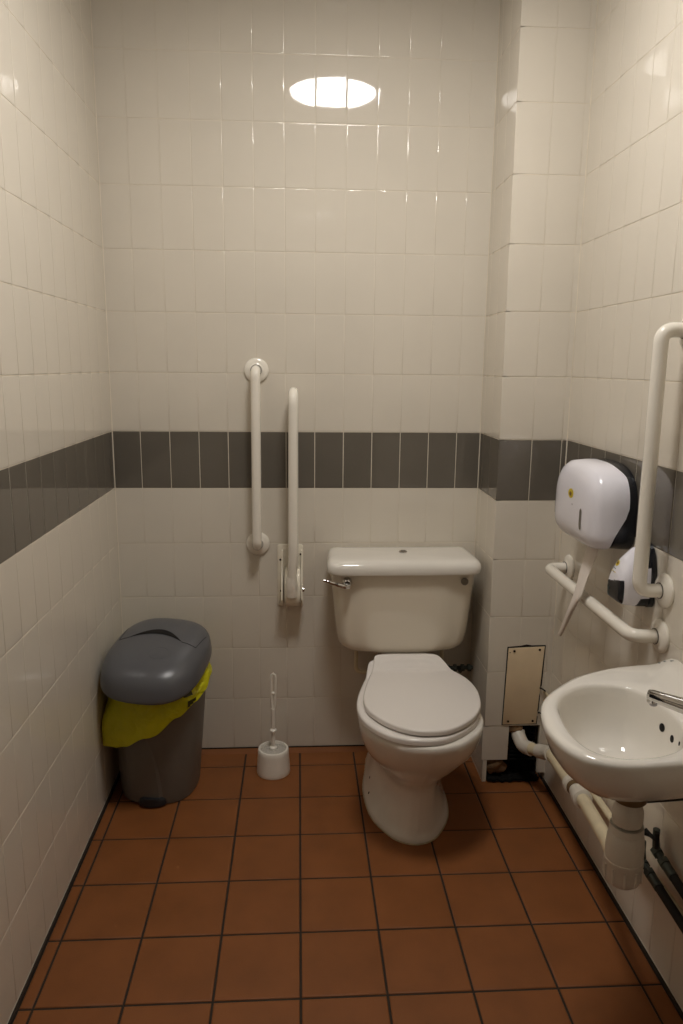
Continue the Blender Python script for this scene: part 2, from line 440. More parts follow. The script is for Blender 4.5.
# ---------------------------------------------------------------- toilet
T = thing('toilet', 'white close-coupled toilet with closed lid standing on the red tiled floor', 'toilet', (1.0, -.3, 0))
def section(z, pts, k=7, cx=1.0, shear=0.):
    """pts: right half from back to front as (half width, y); mirrored"""
    half = crom([(V((w, y, 0))) for w, y in pts], closed=False, k=k)
    R = [V((cx+p.x, p.y, z)) for p in half]
    Lh = [V((cx-p.x, p.y, z)) for p in half[::-1]]
    return Lh[:-0 or None][:-1][::-1][::-1] + R[0:0] if False else (R + Lh[1:-1] if abs(half[-1].x) < 1e-6 else R+Lh)
def sec(z, back, mid, wy, front, hw_b, hw_m, hw_f, cx=1.0):
    """outline that starts at the back, widest hw_m at y=wy, front round"""
    pts = [(0.0001, back), (hw_b*.8, back), (hw_b, back-.02), ((hw_b+hw_m)/2, (back+wy)/2), (hw_m, wy),
           (hw_f, wy+(front-wy)*.5), (hw_f*.62, wy+(front-wy)*.84), (hw_f*.3, wy+(front-wy)*.965), (0, front)]
    return section(z, pts, cx=cx)
S = [
 #     z    back   mid  wy    front   hw_b  hw_m  hw_f
 sec(.0005,-.04, 0, -.29, -.587, .104, .139, .127, 1.003),
 sec(.010, -.04, 0, -.29, -.589, .104, .139, .127, 1.003),
 sec(.018, -.04, 0, -.29, -.583, .102, .134, .121, 1.003),
 sec(.040, -.04, 0, -.31, -.578, .100, .125, .106, 1.006),
 sec(.090, -.04, 0, -.28, -.571, .098, .108, .093, 1.010),
 sec(.140, -.04, 0, -.28, -.567, .098, .104, .090, 1.013),
 sec(.185, -.04, 0, -.30, -.575, .098, .110, .098, 1.014),
 sec(.215, -.04, 0, -.38, -.602, .100, .130, .115, 1.014),
 sec(.250, -.04, 0, -.44, -.634, .104, .152, .134, 1.015),
 sec(.290, -.04, 0, -.47, -.668, .096, .170, .151, 1.016),
 sec(.330, -.04, 0, -.48, -.695, .090, .182, .163, 1.016),
 sec(.365, -.04, 0, -.48, -.712, .088, .188, .169, 1.016),
 sec(.388, -.04, 0, -.48, -.718, .088, .189, .171, 1.016),
 sec(.395, -.04, 0, -.48, -.712, .086, .184, .166, 1.016)]
mb = MB(); mb.loft(S)
pan = mb.build('pan', M['ceramic'], T, smooth=60)
mb = MB()
def rr2(x0, x1, y0, y1, r, z, k=6):
    return [V((p.x, p.z, z)) for p in rrect(x0, x1, y0, y1, r, 0, k)]
mb.loft([rr2(.93,1.09,-.225,-.02,.02,.385), rr2(.93,1.09,-.215,-.02,.02,.44), rr2(.93,1.09,-.20,-.02,.02,.462), rr2(.935,1.085,-.19,-.025,.02,.466)])
mb.build('pan_deck', M['ceramic'], T)
mb = MB()
a = sec(.0002, -.04, 0, -.29, -.592, .106, .1415, .129, 1.003); b = sec(.003, -.04, 0, -.29, -.592, .106, .1415, .129, 1.003)
mb.loft([a, b]); mb.build('sealant_line', M['seam'], T, smooth=0)
pbv = None
# outlines (world x, y) traced at the seat / lid height
lid_pts = [(1.008,-.212),(.945,-.212),(.906,-.222),(.893,-.262),(.876,-.320),(.860,-.385),(.847,-.45),(.841,-.505),(.846,-.565),(.862,-.610),(.888,-.655),(.928,-.698),(.982,-.726),(1.046,-.726),(1.085,-.709),(1.125,-.675),(1.165,-.625),(1.195,-.555),(1.208,-.47),(1.206,-.40),(1.192,-.34),(1.165,-.285),(1.135,-.245),(1.105,-.217),(1.06,-.212)]
seat_pts = [(1.005,-.215),(.94,-.212),(.889,-.220),(.866,-.285),(.845,-.36),(.829,-.43),(.821,-.50),(.826,-.57),(.848,-.63),(.888,-.686),(.934,-.718),(.985,-.731),(1.04,-.727),(1.09,-.70),(1.14,-.652),(1.176,-.60),(1.197,-.52),(1.203,-.44),(1.190,-.36),(1.165,-.29),(1.135,-.245),(1.10,-.217),(1.05,-.215)]
def slab(pts, z0, z1, r, name, m, rise=None, parent=T, dome=0., pull=0.):
    pts = [(x, y+pull*max(0, (-.30-y)/.43)) for x, y in pts]
    C2 = crom([(x, y, 0) for x, y in pts], k=5); cx = sum(p.x for p in C2)/len(C2); cy = sum(p.y for p in C2)/len(C2)
    def L(z, ins):
        out = []
        n = len(C2)
        for i, p in enumerate(C2):
            t = (C2[(i+1) % n]-C2[i-1]).normalized(); nn = V((t.y, -t.x, 0))
            if nn.dot(V((cx-p.x, cy-p.y, 0))) < 0: nn = -nn
            q = p+nn*ins; zz = z+(rise(q.x, q.y) if rise else 0)
            out.append(V((q.x, q.y, zz)))
        return out
    def S_(z, s):
        b = L(z, r)
        return [V((cx+(q.x-cx)*s, cy+(q.y-cy)*s, z+(rise(cx+(q.x-cx)*s, cy+(q.y-cy)*s) if rise else 0)+dome*(1-s*s))) for q in b]
    loops = [S_(z0, .3), S_(z0, .9), L(z0, r*.6)]
    for i in range(5):
        a = i/4*PI/2; loops.append(L(z0+(z1-z0)*.35*0+min(r*.5,(z1-z0)*.4)*(1-math.cos(a))*0+ (z0+.0-z0) , 0)) if False else None
    loops.append(L(z0+r*.3, 0)); loops.append(L(z1-r, 0))
    for i in range(1, 5):
        a = i/4*PI/2; loops.append(L(z1-r+r*math.sin(a), r*(1-math.cos(a))))
    for s in (.97,.92,.85,.75,.62,.48,.33,.18,.06): loops.append(S_(z1, s))
    mb = MB(); mb.loft(loops); return mb.build(name, m, parent, smooth=50)
def rise(x, y):
    t = max(0., min(1., (y+.285)/.06)); return .034*t*t*(3-2*t)
slab(seat_pts, .397, .416, .007, 'seat', M['seat'], rise=rise, pull=.020)
slab(lid_pts, .420, .437, .006, 'lid', M['seat'], rise=rise, dome=.002, pull=.030)
for x in (.93, 1.07):
    mb = MB(); mb.lathe([(.012,-.018),(.012,.018)], (x,-.228,.432), 'x', n=20); mb.build('hinge', M['seat'], T)
# bolt holes in the foot
# cistern
def plan(z, hw, yfr, fac=.135, hb=None, cx=1.0, rc=.03):
    fac = min(fac, hw-.100)
    hb = hb if hb else hw-.012
    yb = -.012
    pts = [(cx+hb*.5,yb),(cx+hb-.01,yb),(cx+hb,yb-.012),(cx+(hw+hb)/2+.002,-.07),(cx+hw,yfr+.065),(cx+hw-.004,yfr+.042),(cx+hw-.026,yfr+.020),(cx+fac+.045,yfr+.011),(cx+fac,yfr),(cx+fac*.5,yfr-.001)]
    full = pts+[(2*cx-x, y) for x, y in pts[::-1]]
    return [V((p.x,p.y,z)) for p in crom([(x,y,0) for x,y in full], k=4)]
mb = MB()
q_ = dict(cx=1.003)
mb.loft([plan(.4662,.150,-.168,.10,**q_), plan(.4668,.172,-.190,.12,**q_), plan(.4695,.190,-.199,**q_), plan(.4755,.204,-.203,**q_), plan(.486,.2145,-.206,**q_), plan(.502,.2215,-.207,**q_), plan(.53,.228,-.208,**q_), plan(.58,.2335,-.209,**q_),
         plan(.65,.240,-.210,**q_), plan(.72,.2465,-.212,**q_), plan(.755,.249,-.212,**q_)])
mb.build('cistern', M['ceramic_cis'], T, smooth=50)
def lidplan(z, ins, cx=1.0):
    hf = .259-ins; hb_ = .246-ins; yf_ = -.236+ins; yb_ = -.008-ins*.3; k = .0
    pts = [(0,yb_),(hb_*.6,yb_),(hb_-.01,yb_),(hb_+.004,yb_-.014),((hf+hb_)/2+.004,(yf_+yb_)/2),(hf,yf_+.06),(hf-.006,yf_+.025),(hf-.03,yf_+.006),(hf-.07,yf_+.001),(hf*.4,yf_)]
    full = [(cx+x+.008-.001, y) for x, y in pts]+[(cx-x+.0-.002, y) for x, y in pts[:0:-1]]
    return [V((p.x,p.y,z)) for p in crom([(x,y,0) for x,y in full], k=4)]
mb = MB(); mb.loft([lidplan(.7555,.012), lidplan(.7555,.002), lidplan(.7605,0), lidplan(.776,0), lidplan(.786,.003), lidplan(.7935,.009), lidplan(.798,.018), lidplan(.8005,.032)]+[[V((1.005+(p.x-1.005)*k_, -.122+(p.y+.122)*k_, .8005+.0025*(1-k_*k_))) for p in lidplan(.8005,.032)] for k_ in (.85,.65,.4,.15)])
mb.build('cistern_lid', M['ceramic'], T, smooth=50)
b = MB(); b.lathe([(.015,-.001),(.015,.003),(.013,.0045)], (1.008,-.105,.803), n=28); bt = b.build('flush_button', M['chrome'], T)
b = MB(); b.lathe([(.0095,.0045),(.009,.0062),(.004,.0064)], (1.008,-.105,.803), n=24); b.build('button_face', M['steel'], bt)
b = MB(); b.lathe([(.0125,-.003),(.0125,.003),(.0105,.005),(.004,.0055)], (1.208,-.2035,.724), (.05,-1,0), n=28); b.build('blanking_cap', M['steel'], T)
lv = MB(); lv.lathe([(.017,-.002),(.017,.004),(.013,.010),(.013,.018),(.009,.021)], (.806,-.207,.726), (-.05,-1,0), n=28)
fl = lv.build('flush_lever', M['chrome'], T)
mb = MB(); mb.tube(crom([(.812,-.231,.718),(.795,-.234,.719),(.765,-.236,.728),(.738,-.236,.737),(.724,-.234,.740)], closed=False, k=5), [.0085]*5+[.0075]*5+[.006]*5+[.0048]*5+[.0035], n=14)
mb.build('lever_arm', M['chrome'], fl)
# foot bolt holes via ray cast on pan
dg = bpy.context.evaluated_depsgraph_get()
def bvh_of(o):
    return BVHTree.FromObject(o, dg), o
bpy.context.view_layer.update()
bv = BVHTree.FromObject(pan, dg); off = V(T.location)
for (y, z) in ((-.292,.052),(-.350,.030)):
    h = bv.ray_cast(V((.6, y, z))-off, V((1,0,0)))
    if h[0]:
        c_ = h[0]+off; n_ = h[1]
        mb = MB(); mb.lathe([(.0045,-.002),(.0045,.0006),(.003,.001)], tuple(c_), tuple(n_), n=16); mb.build('bolt_hole', M['hole'], T)

# supply pipes behind the toilet
mb = MB(); mb.tube(bendpath([(.853,-.05,.475),(.853,-.05,.337),(.91,-.05,.330)], .02), .0075, n=16)
ov = mb.build('overflow_pipe', M['pvc_old'], origin=(.853,-.05,.35)); tag(ov, 'short cream overflow pipe bending under the left end of the cistern', 'pipe')
cv = thing('cistern_valve', 'small dark isolating valve on the pipe behind the right side of the toilet', 'valve', (1.26,-.05,.34))
mb = MB(); mb.tube([(1.17,-.05,.47),(1.17,-.05,.345)], .0075, n=14); mb.build('supply_pipe', M['pvc_old'], cv)
mb = MB(); mb.tube([(1.16,-.05,.345),(1.287,-.05,.345)], .0075, n=14)
for x in (1.195,1.222,1.25,1.275): mb.lathe([(.008,-.007),(.0135,-.006),(.0135,.006),(.008,.007)], (x,-.05,.345), 'x', n=6 if x != 1.25 else 18)
mb.tube([(1.235,-.05,.345),(1.235,-.082,.345)], .007, n=12)
mb.build('valve_body', M['pipe_green'], cv, smooth=30)

# ---------------------------------------------------------------- toilet brush
B = thing('toilet_brush', 'white toilet brush in a round white holder on the floor by the back wall', 'brush', (.551,-.152,0))
mb = MB(); c0 = (.551,-.152,0)
mb.lathe([(.05,.0005),(.0590,.0005),(.0602,.004),(.0588,.018),(.0555,.075),(.0545,.090),(.0525,.093),(.0470,.0935),(.0455,.090),(.045,.02),(.02,.01)], c0, n=56, cap=True)
mb.build('holder', M['brushwhite'], B)
mb = MB(); mb.lathe([(.0435,.070),(.0435,.086),(.038,.089),(.018,.0895),(.012,.096),(.006,.097)], c0, n=40)
mb.build('bristle_head', M['bristle'], B)
mb = MB(); mb.lathe([(.013,.088),(.014,.096),(.0075,.101),(.0068,.155),(.0125,.158),(.0125,.163),(.0072,.168),(.0078,.215),(.0080,.245)], c0, n=20)
x, y = c0[0], c0[1]
mb.tube([(x,y,.235),(x-.0045,y,.258),(x-.0055,y,.30),(x-.0060,y,.360),(x-.0040,y,.371),(x+.0015,y,.376),(x+.0070,y,.371),(x+.0092,y,.360),(x+.0080,y,.30),(x+.0060,y,.258),(x+.001,y,.235)], .0048, n=10)
mb.tube([(x-.0045,y,.303),(x+.0070,y,.303)], .006, n=10)
mb.build('handle', M['brushwhite'], B)

# ---------------------------------------------------------------- pedal bin
BN = thing('pedal_bin', 'grey plastic bin with domed swing lid in the back left corner', 'bin', (.165,-.22,0))
def bsec(z, hx, hy, cx=.165, cy=-.22, p=2.5, n=72, rot=.0, tl=None):
    L = []
    for k in range(n):
        a = 2*PI*k/n; ca, sa = math.cos(a), math.sin(a)
        x = hx*math.copysign(abs(ca)**(2/p), ca); y_ = hy*math.copysign(abs(sa)**(2/p), sa)
        zz = z
        if tl: zz += tl(x, y_)
        L.append(V((cx+x*math.cos(rot)-y_*math.sin(rot), cy+x*math.sin(rot)+y_*math.cos(rot), zz)))
    return L
BR = math.radians(-10)
mb = MB()
mb.loft([bsec(.001,.120,.118,rot=BR), bsec(.004,.124,.124,rot=BR), bsec(.02,.127,.128,rot=BR), bsec(.15,.136,.136,.167,rot=BR), bsec(.30,.146,.145,.170,rot=BR), bsec(.38,.150,.149,.172,rot=BR), bsec(.43,.152,.150,.173,rot=BR,tl=lambda x,y_: .2*y_), bsec(.43,.147,.145,.173,rot=BR,tl=lambda x,y_: .2*y_), bsec(.30,.140,.139,.170,rot=BR)], True, False)
mb.build('body', M['bin_body'], BN)
# raised front panel of the body, curved edge
mb = MB(); loops = []
for i in range(15):
    t = i/14; z = .012+t*.25; w0 = -.085; w1 = .050-.045*t*t*t-.01*t
    f_ = .127+.010*t+.006*t
    L = []
    for j in range(13):
        x_ = w0+(w1-w0)*j/12
        hx = .127+z*.066; hy = .128+z*.06
        yy = -hy*(max(0,1-abs(x_/hx)**2.5))**(1/2.5) - (.0035 if 0 < j < 12 else -.002)
        L.append(V((.166+z*.015+x_*math.cos(BR)-yy*math.sin(BR), -.22+x_*math.sin(BR)+yy*math.cos(BR), z)))
    loops.append(L)
mb.loft(loops, False, False, closed=False); mb.build('front_panel', M['bin_body'], BN, smooth=25)
mb = MB(); mb.loft([bsec(z, hx, .03, (.158), -.338, n=36) for z, hx in ((.006,.040),(.008,.046),(.026,.044),(.034,.034))]); 
mb.build('pedal', M['pedal'], BN)
# lid
def ltilt(x, y_): return .234*y_ - .048*x
lidr = -.188; lcx, lcy = .1765, -.2605
def ls(z, s, flat=1.): return bsec(z, .1625*s, .196*s, lcx, lcy, p=2.75, rot=lidr, tl=lambda x,y_: ltilt(x,y_)*flat)
mb = MB(); loops = [ls(.462,.93), ls(.459,.985), ls(.462,1.0), ls(.470,1.003), ls(.484,.995)]
for i in range(1, 15):
    a = i/14*PI/2
    s_ = .99*math.cos(a)**.55 if i < 14 else .02
    loops.append(ls(.486+.066*math.sin(a)**.9, s_, 1.-.25*math.sin(a)))
mb.loft(loops); lid = mb.build('lid', M['bin_lid'], BN, smooth=50)
bpy.context.view_layer.update()
# flap lines and finger slot on the lid, laid onto its surface
lb = BVHTree.FromObject(lid, dg); lo = V(BN.location)
def onlid(x, y, up=.0):
    h = lb.ray_cast(V((x,y,1))-lo, V((0,0,-1))); return (h[0]+lo+V((0,0,up))) if h[0] else None
def lidxy(px, py): return (lcx+px*math.cos(lidr)-py*math.sin(lidr), lcy+px*math.sin(lidr)+py*math.cos(lidr))
loops = []
for i in range(25):
    t = i/24; px = -.098+.182*t; hgt = .029*math.sin(PI*t)
    row = []
    for j in range(5):
        py = .000 + .030*math.sin(PI*t)+ hgt*(j/4)
        row.append(onlid(*lidxy(px, py), up=.0012+ (.0006 if 0<j<4 else 0)))
    loops.append(row)
mb = MB(); mb.loft(loops, False, False, closed=False); mb.build('finger_slot', M['hole'], BN, smooth=0)
for (a, b_) in (((.132,-.002),(.140,.085)), ((-.130,-.002),(-.134,.085)), ((.132,-.002),(.084,.000)), ((-.130,-.002),(-.098,.000))):
    pts = [onlid(*lidxy(a[0]+(b_[0]-a[0])*i/10, a[1]+(b_[1]-a[1])*i/10), up=.0003) for i in range(11)]
    pts = [q for q in pts if q]
    mb = MB(); mb.tube(pts, .0009, n=6); mb.build('flap_seam', M['hole'], BN)
# embossed oval on the lid front
pts = [onlid(*lidxy(.035+.030*math.cos(2*PI*k/40), -.075+.030*math.sin(2*PI*k/40)), up=-.0006) for k in range(41)]
mb = MB(); mb.tube(pts, .0011, n=8, caps=False); mb.build('embossed_ring', M['bin_lid'], BN)

# bin liner
rd = random.Random(4)
def interp(tab, a):
    a %= 360
    for i in range(len(tab)):
        a0, v0 = tab[i]; a1, v1 = tab[(i+1) % len(tab)]
        if a1 <= a0: a1 += 360
        aa = a if a >= a0 else a+360
        if a0 <= aa <= a1:
            t = (aa-a0)/(a1-a0); t = t*t*(3-2*t); return tuple(p+(q-p)*t for p, q in zip(v0, v1))
# angle (deg from +x, ccw): bottom z, bottom radius factor, mid bulge
tab = [(0,(.425,1.17)),(30,(.42,1.08)),(60,(.38,1.0)),(100,(.34,.96)),(140,(.28,.98)),(180,(.225,1.08)),(205,(.222,1.2)),(224,(.2235,1.34)),(240,(.2235,1.20)),(250,(.228,1.12)),(275,(.262,1.08)),(305,(.325,1.07)),(330,(.366,1.12)),(345,(.392,1.17))]
N = 144; loops = [[] for _ in range(12)]
for k in range(N):
    a = 2*PI*k/N; deg = math.degrees(a)
    zb, rf = interp(tab, deg); ztop = .452+.036*math.sin(a)-.004*math.cos(a)
    wr = .004*math.sin(9*a+1)+.003*math.sin(17*a+2)+.002*math.sin(31*a)
    for i in range(12):
        t = i/11
        st_ = max(0., min(1., (t-.10)/.66)); st_ = st_*st_*(3-2*st_)
        r = 1.035+(max(rf,1.06)-1.035)*st_+wr*6*math.sin(PI*min(1,t*1.1))*.6+.014*math.sin(4*a+7*t)*math.sin(PI*t)
        hx = .152*r; hy = .150*r
        ca, sa = math.cos(a+BR), math.sin(a+BR)
        z = ztop+(zb-ztop)*t + (.006*math.sin(6*a+t*5)*math.sin(PI*t))
        x = .174+hx*math.copysign(abs(ca)**.85, ca); y = -.222+hy*math.copysign(abs(sa)**.85, sa)
        x = max(x, .006); y = min(y, -.012)
        loops[i].append(V((x, y, z)))
# fold back under: hem
hem = [V((p.x+( .172-p.x)*.035, p.y+(-.22-p.y)*.035, p.z+.012)) for p in loops[-1]]
hem2 = [V((p.x+( .172-p.x)*.06, p.y+(-.22-p.y)*.06, p.z+.05)) for p in loops[-1]]
mb = MB(); mb.loft(loops+[hem, hem2], False, False)
bag = mb.build('bin_liner', M['bag'], origin=(.172,-.22,.42), smooth=60); tag(bag, 'bright yellow plastic bag folded over the rim of the grey bin', 'bin bag')
bpy.context.view_layer.update()
bb = BVHTree.FromObject(bag, dg); bo = V(bag.location)
def patch(name, th0, th1, z0, z1, slant):
    rows = []
    for i in range(7):
        row = []
        for j in range(6):
            th = math.radians(th0+(th1-th0)*i/6); z = z0+(z1-z0)*j/5+slant*(i/6)
            dirv = V((math.cos(th), math.sin(th), 0)); src = V((.172,-.22,z))+dirv*.5
            h = bb.ray_cast(src-bo, -dirv)
            row.append(h[0]+bo+dirv*.0012 if h[0] else None)
        if all(row): rows.append(row)
    if len(rows) > 1:
        mb = MB(); mb.loft(rows, False, False, closed=False); mb.build(name, M['bagprint'], bag, smooth=60)
patch('print_mark', 306, 316, .388, .412, .004); patch('print_mark', 309, 319, .348, .376, .006)

# ---------------------------------------------------------------- paper dispenser
D = thing('paper_dispenser', 'large white toilet paper dispenser with black back plate on the right wall', 'paper dispenser', (W, -.61, .97))
DY, DZ0, DZ1 = -.619, .966, 1.192
def dout(x, ins, zt=0., n=72, zc=None):
    """outline in y-z: flat-ish bottom, big rounded top"""
    hw = .162-ins; z0 = DZ0+ins*.7; z1 = DZ1-ins-zt; L = []
    zm = z0+(z1-z0)*.42
    for k in range(n):
        a = 2*PI*k/n; ca, sa = math.cos(a), math.sin(a)
        if sa >= 0: p = 3.0; yy = hw*math.copysign(abs(ca)**(2/p), ca); zz = zm+(z1-zm)*abs(sa)**(2/p)
        else: p = 6.; yy = (hw*(1-.10*abs(sa)**2))*math.copysign(abs(ca)**(2/p), ca); zz = zm-(zm-z0)*abs(sa)**(2/p)
        L.append(V((x, DY+yy, zz)))
    return L
mb = MB(); mb.loft([dout(W-.001,.002), dout(W-.004,-.001), dout(W-.030,.0015), dout(W-.052,.004), dout(W-.058,.014)]); mb.build('back_plate', M['plastic_black'], D)
# white cover with an S-shaped rear edge
def sm_(t, a, b):
    t = max(0., min(1., (t-a)/(b-a))); return t*t*(3-2*t)
def cover_loop(dx, ins, fr):
    L = dout(0, ins)
    out = []
    for p in L:
        t = (p.z-DZ0)/(DZ1-DZ0)
        edge = .060-.038*sm_(t, .10, .55)+.014*sm_(t, .86, 1.)
        if fr is None: out.append(V((W-edge, p.y, p.z)))
        else: out.append(V((W-edge-(dx-edge)*fr if dx > edge else W-edge, p.y, p.z)))
    return out
loops = [cover_loop(0,.003,None), cover_loop(0,.0,None), cover_loop(.078,.0,.5), cover_loop(.088,.003,1.), cover_loop(.101,.012,1.), cover_loop(.109,.024,1.), cover_loop(.115,.042,1.), cover_loop(.119,.066,1.), cover_loop(.121,.09,1.)]
mb = MB(); mb.loft(loops, False, True); cover = mb.build('cover', M['plastic_white'], D, smooth=50)
bpy.context.view_layer.update()
cb = BVHTree.FromObject(cover, dg); co = V(D.location)
def oncover(y, z, bv=None, o=None, lift=.0006):
    bv = bv or cb; o = o if o is not None else co
    h = bv.ray_cast(V((W-.4, y, z))-o, V((1,0,0))); return h[0]+o+V((-lift,0,0)) if h[0] else None
def decal(name, pts_fn, m, parent, bv=None, o=None, nu=8, nv=6, lift=.0006):
    rows = []
    for i in range(nu+1):
        row = [oncover(*pts_fn(i/nu, j/nv), bv, o, lift) for j in range(nv+1)]
        if all(r is not None for r in row): rows.append(row)
    if len(rows) > 1:
        mb = MB(); mb.loft(rows, False, False, closed=False); return mb.build(name, m, parent, smooth=60)
def disc_fn(yc, zc, ry, rz):
    def f(u, v):
        a = 2*PI*u; r = .02+.98*v; return yc+ry*r*math.cos(a), zc+rz*r*math.sin(a)
    return f
def rect_fn(yc, zc, hy, hz, r=0):
    def f(u, v):
        w = 1.0 if not r else 1.0
        uu = 2*u-1; vv = 2*v-1
        k = math.sqrt(max(0, 1-max(0, abs(vv)-.6)**2/.16)) if r else 1
        return yc+hy*uu*k, zc+hz*vv
    return f
for yc, zc in ((-.705, 1.045), (-.482, 1.050)):
    decal('viewing_slot', rect_fn(yc, zc, .0065, .030, 1), M['window'], D, nu=6, nv=16, lift=.0009)
decal('bee_badge', disc_fn(-.629, 1.103, .019, .013), M['yellow'], D, nu=20)
decal('badge_print', disc_fn(-.629, 1.102, .008, .006), M['brown'], D, nu=16, lift=.0014)
decal('faint_mark', rect_fn(-.645, 1.075, .005, .002), M['plastic_grey'], D, nu=4, nv=3)
# tissue strand hanging from the dispenser, twisted at its lower end
ts = []
base = [(1.455,-.665,.975,.030,.002),(1.442,-.672,.935,.030,.003),(1.425,-.680,.885,.028,.004),(1.412,-.687,.840,.026,.005),(1.405,-.685,.815,.018,.007),(1.401,-.668,.780,.0115,.007),(1.399,-.650,.748,.0105,.007),(1.398,-.630,.715,.0095,.006),(1.397,-.613,.690,.0082,.0065),(1.397,-.608,.682,.005,.005)]
for i, (x, y, z, w, th) in enumerate(base):
    L = []
    for k in range(20):
        a = 2*PI*k/20; rot = -.25+.12*i
        u = w*math.cos(a); v = th*math.sin(a)+.0012*math.sin(5*a+i)
        L.append(V((x+u*math.sin(rot)*.4+v*math.cos(rot), y+u*math.cos(rot*.6)-v*math.sin(rot), z+u*.10)))
    ts.append(L)
mb = MB(); mb.loft(ts); st = mb.build('paper_strand', M['paper'], origin=(1.45,-.67,.97), smooth=60)
tag(st, 'twisted strip of white toilet paper hanging from the dispenser over the rail', 'toilet paper')

# ---------------------------------------------------------------- soap dispenser
SD = thing('soap_dispenser', 'small white and black soap dispenser behind the vertical rail above the basin', 'soap dispenser', (W, -.868, .864))
SY, SZ0, SZ1 = -.868, .864, 1.020
def sout(x, ins, n=160, front=0.):
    hw = .045-ins; z0 = SZ0+ins*.6+front*.12; z1 = SZ1-ins-front; L = []; zm = z0+(z1-z0)*.40
    for k in range(n):
        a = 2*PI*k/n; ca, sa = math.cos(a), math.sin(a)
        if sa >= 0: p = 2.1; yy = hw*math.copysign(abs(ca)**(2/p), ca); zz = zm+(z1-zm)*abs(sa)**(2/p)
        else: p = 7.; yy = hw*(1-.06*abs(sa)**2)*math.copysign(abs(ca)**(2/p), ca); zz = zm-(zm-z0)*abs(sa)**(2/p)
        L.append(V((x, SY+yy, zz)))
    return L
mb = MB(); mb.loft([sout(W-.001,.003), sout(W-.003,-.001), sout(W-.014,-.001), sout(W-.016,.004)]); mb.build('back_plate', M['plastic_black'], SD)
sl = [sout(W-.013,.004), sout(W-.0135,.0015), sout(W-.044,.001,front=.012), sout(W-.068,.002,front=.036), sout(W-.080,.004,front=.055), sout(W-.086,.008,front=.068), sout(W-.0885,.014,front=.078), sout(W-.0895,.030,front=.088)]
dense = [sl[0], sl[1]]
for A_, B_, n_ in ((1,2,14),(2,3,12),(3,4,8),(4,5,6),(5,6,6),(6,7,6)):
    for i in range(1, n_+1): dense.append([p.lerp(q, i/n_) for p, q in zip(sl[A_], sl[B_])])
mb = MB(); mb.loft(dense)
def soap_region(c):
    dx = W-c.x; yy = c.y-SY
    if dx > .079 and yy > -.046 and c.z < .928-.25*(yy+.01)**1 and c.z < .935: return 1
    if dx < .046-.5*(c.z-.87) and yy < .0 and c.z < .890: return 1
    if dx < .022 and c.z > .965 and yy < .0: return 1
    return 0
for k, fc in enumerate(mb.f):
    c = sum((V(mb.v[i]) for i in fc), V((0,0,0)))/len(fc); mb.m[k] = soap_region(c)
sc = mb.build('cover', [M['plastic_white'], M['plastic_black']], SD, smooth=60)
bpy.context.view_layer.update()
sb = BVHTree.FromObject(sc, dg); so_ = V(SD.location)
decal('bee_badge', disc_fn(SY+.012, .966, .012, .007), M['yellow'], SD, sb, so_, nu=20)
decal('badge_print', disc_fn(SY+.011, .967, .006, .003), M['brown'], SD, sb, so_, nu=12, lift=.0012)
for k, (yy, zz, w_) in enumerate(((.018,.953,.014),(.012,.945,.014))):
    decal('text_line', rect_fn(SY+yy, zz, w_, .0009), M['mark'] if k == 0 else M['yellow'], SD, sb, so_, nu=6, nv=2)
decal('text_line', rect_fn(SY+.012, .945, .005, .0008), M['mark'], SD, sb, so_, nu=6, nv=2, lift=.001)
# vertical lettering C W S on the black corner, built as strokes
def stroke(pts, parent, r=.0006):
    P = [oncover(y, z, sb, so_, .0009) for y, z in pts]
    if all(p is not None for p in P):
        mb = MB(); mb.tube(P, r, n=6); return mb
    return None
yc = SY+.024
letters = {'C': [(.4,.8),(0,1),(-.6,.6),(-.6,-.6),(0,-1),(.4,-.8)], 'W': [(-.7,1),(-.35,-1),(0,.5),(.35,-1),(.7,1)], 'S': [(.5,.8),(0,1),(-.5,.6),(.5,-.5),(0,-1),(-.5,-.8)]}
for ch, zc in (('C',.915),('W',.900),('S',.885)):
    pts = [(yc-.009*a, zc+.005*b_) for a, b_ in letters[ch]]
    mb = stroke(pts, SD)
    if mb: mb.build('letter', M['mark'], SD)

# ---------------------------------------------------------------- basin
BS = thing('wash_basin', 'white ceramic wash basin mounted on the right wall', 'basin', (W,-1.25,.6))
Cc = V((1.30,-1.26,0))
outer = [(1.512,-1.038),(1.44,-1.036),(1.351,-1.052),(1.262,-1.092),(1.195,-1.147),(1.148,-1.200),(1.124,-1.255),(1.112,-1.321),(1.118,-1.384),(1.140,-1.430),(1.175,-1.454),(1.222,-1.463),(1.28,-1.460),(1.36,-1.452),(1.44,-1.448),(1.512,-1.446)]
inner = [(1.378,-1.245),(1.369,-1.195),(1.342,-1.155),(1.292,-1.139),(1.240,-1.148),(1.194,-1.183),(1.165,-1.228),(1.153,-1.28),(1.148,-1.345),(1.158,-1.398),(1.184,-1.428),(1.225,-1.440),(1.285,-1.432),(1.340,-1.400),(1.370,-1.345),(1.380,-1.29)]
NB = 128
def polar(pts, closed_k=10, straight_wall=False):
    C2 = crom([(a, b_, 0) for a, b_ in pts], k=closed_k) if not straight_wall else crom([(a,b_,0) for a,b_ in pts], closed=False, k=closed_k)
    out = []
    for k in range(NB):
        a = 2*PI*k/NB; dv = V((math.cos(a), math.sin(a), 0)); best = 0
        n = len(C2)
        for i in range(n):
            p = C2[i]-Cc; q = C2[(i+1) % n]-Cc; p.z = q.z = 0
            e_ = q-p; den = dv.x*e_.y-dv.y*e_.x
            if abs(den) < 1e-12: continue
            t = (p.x*e_.y-p.y*e_.x)/den; s_ = (p.x*dv.y-p.y*dv.x)/den
            if t > 0 and -1e-6 <= s_ <= 1+1e-6: best = max(best, t)
        out.append(best)
    return out
ro = polar(outer, straight_wall=True); ri = polar(inner)
DR = V((1.322,-1.252,0))   # drain centre
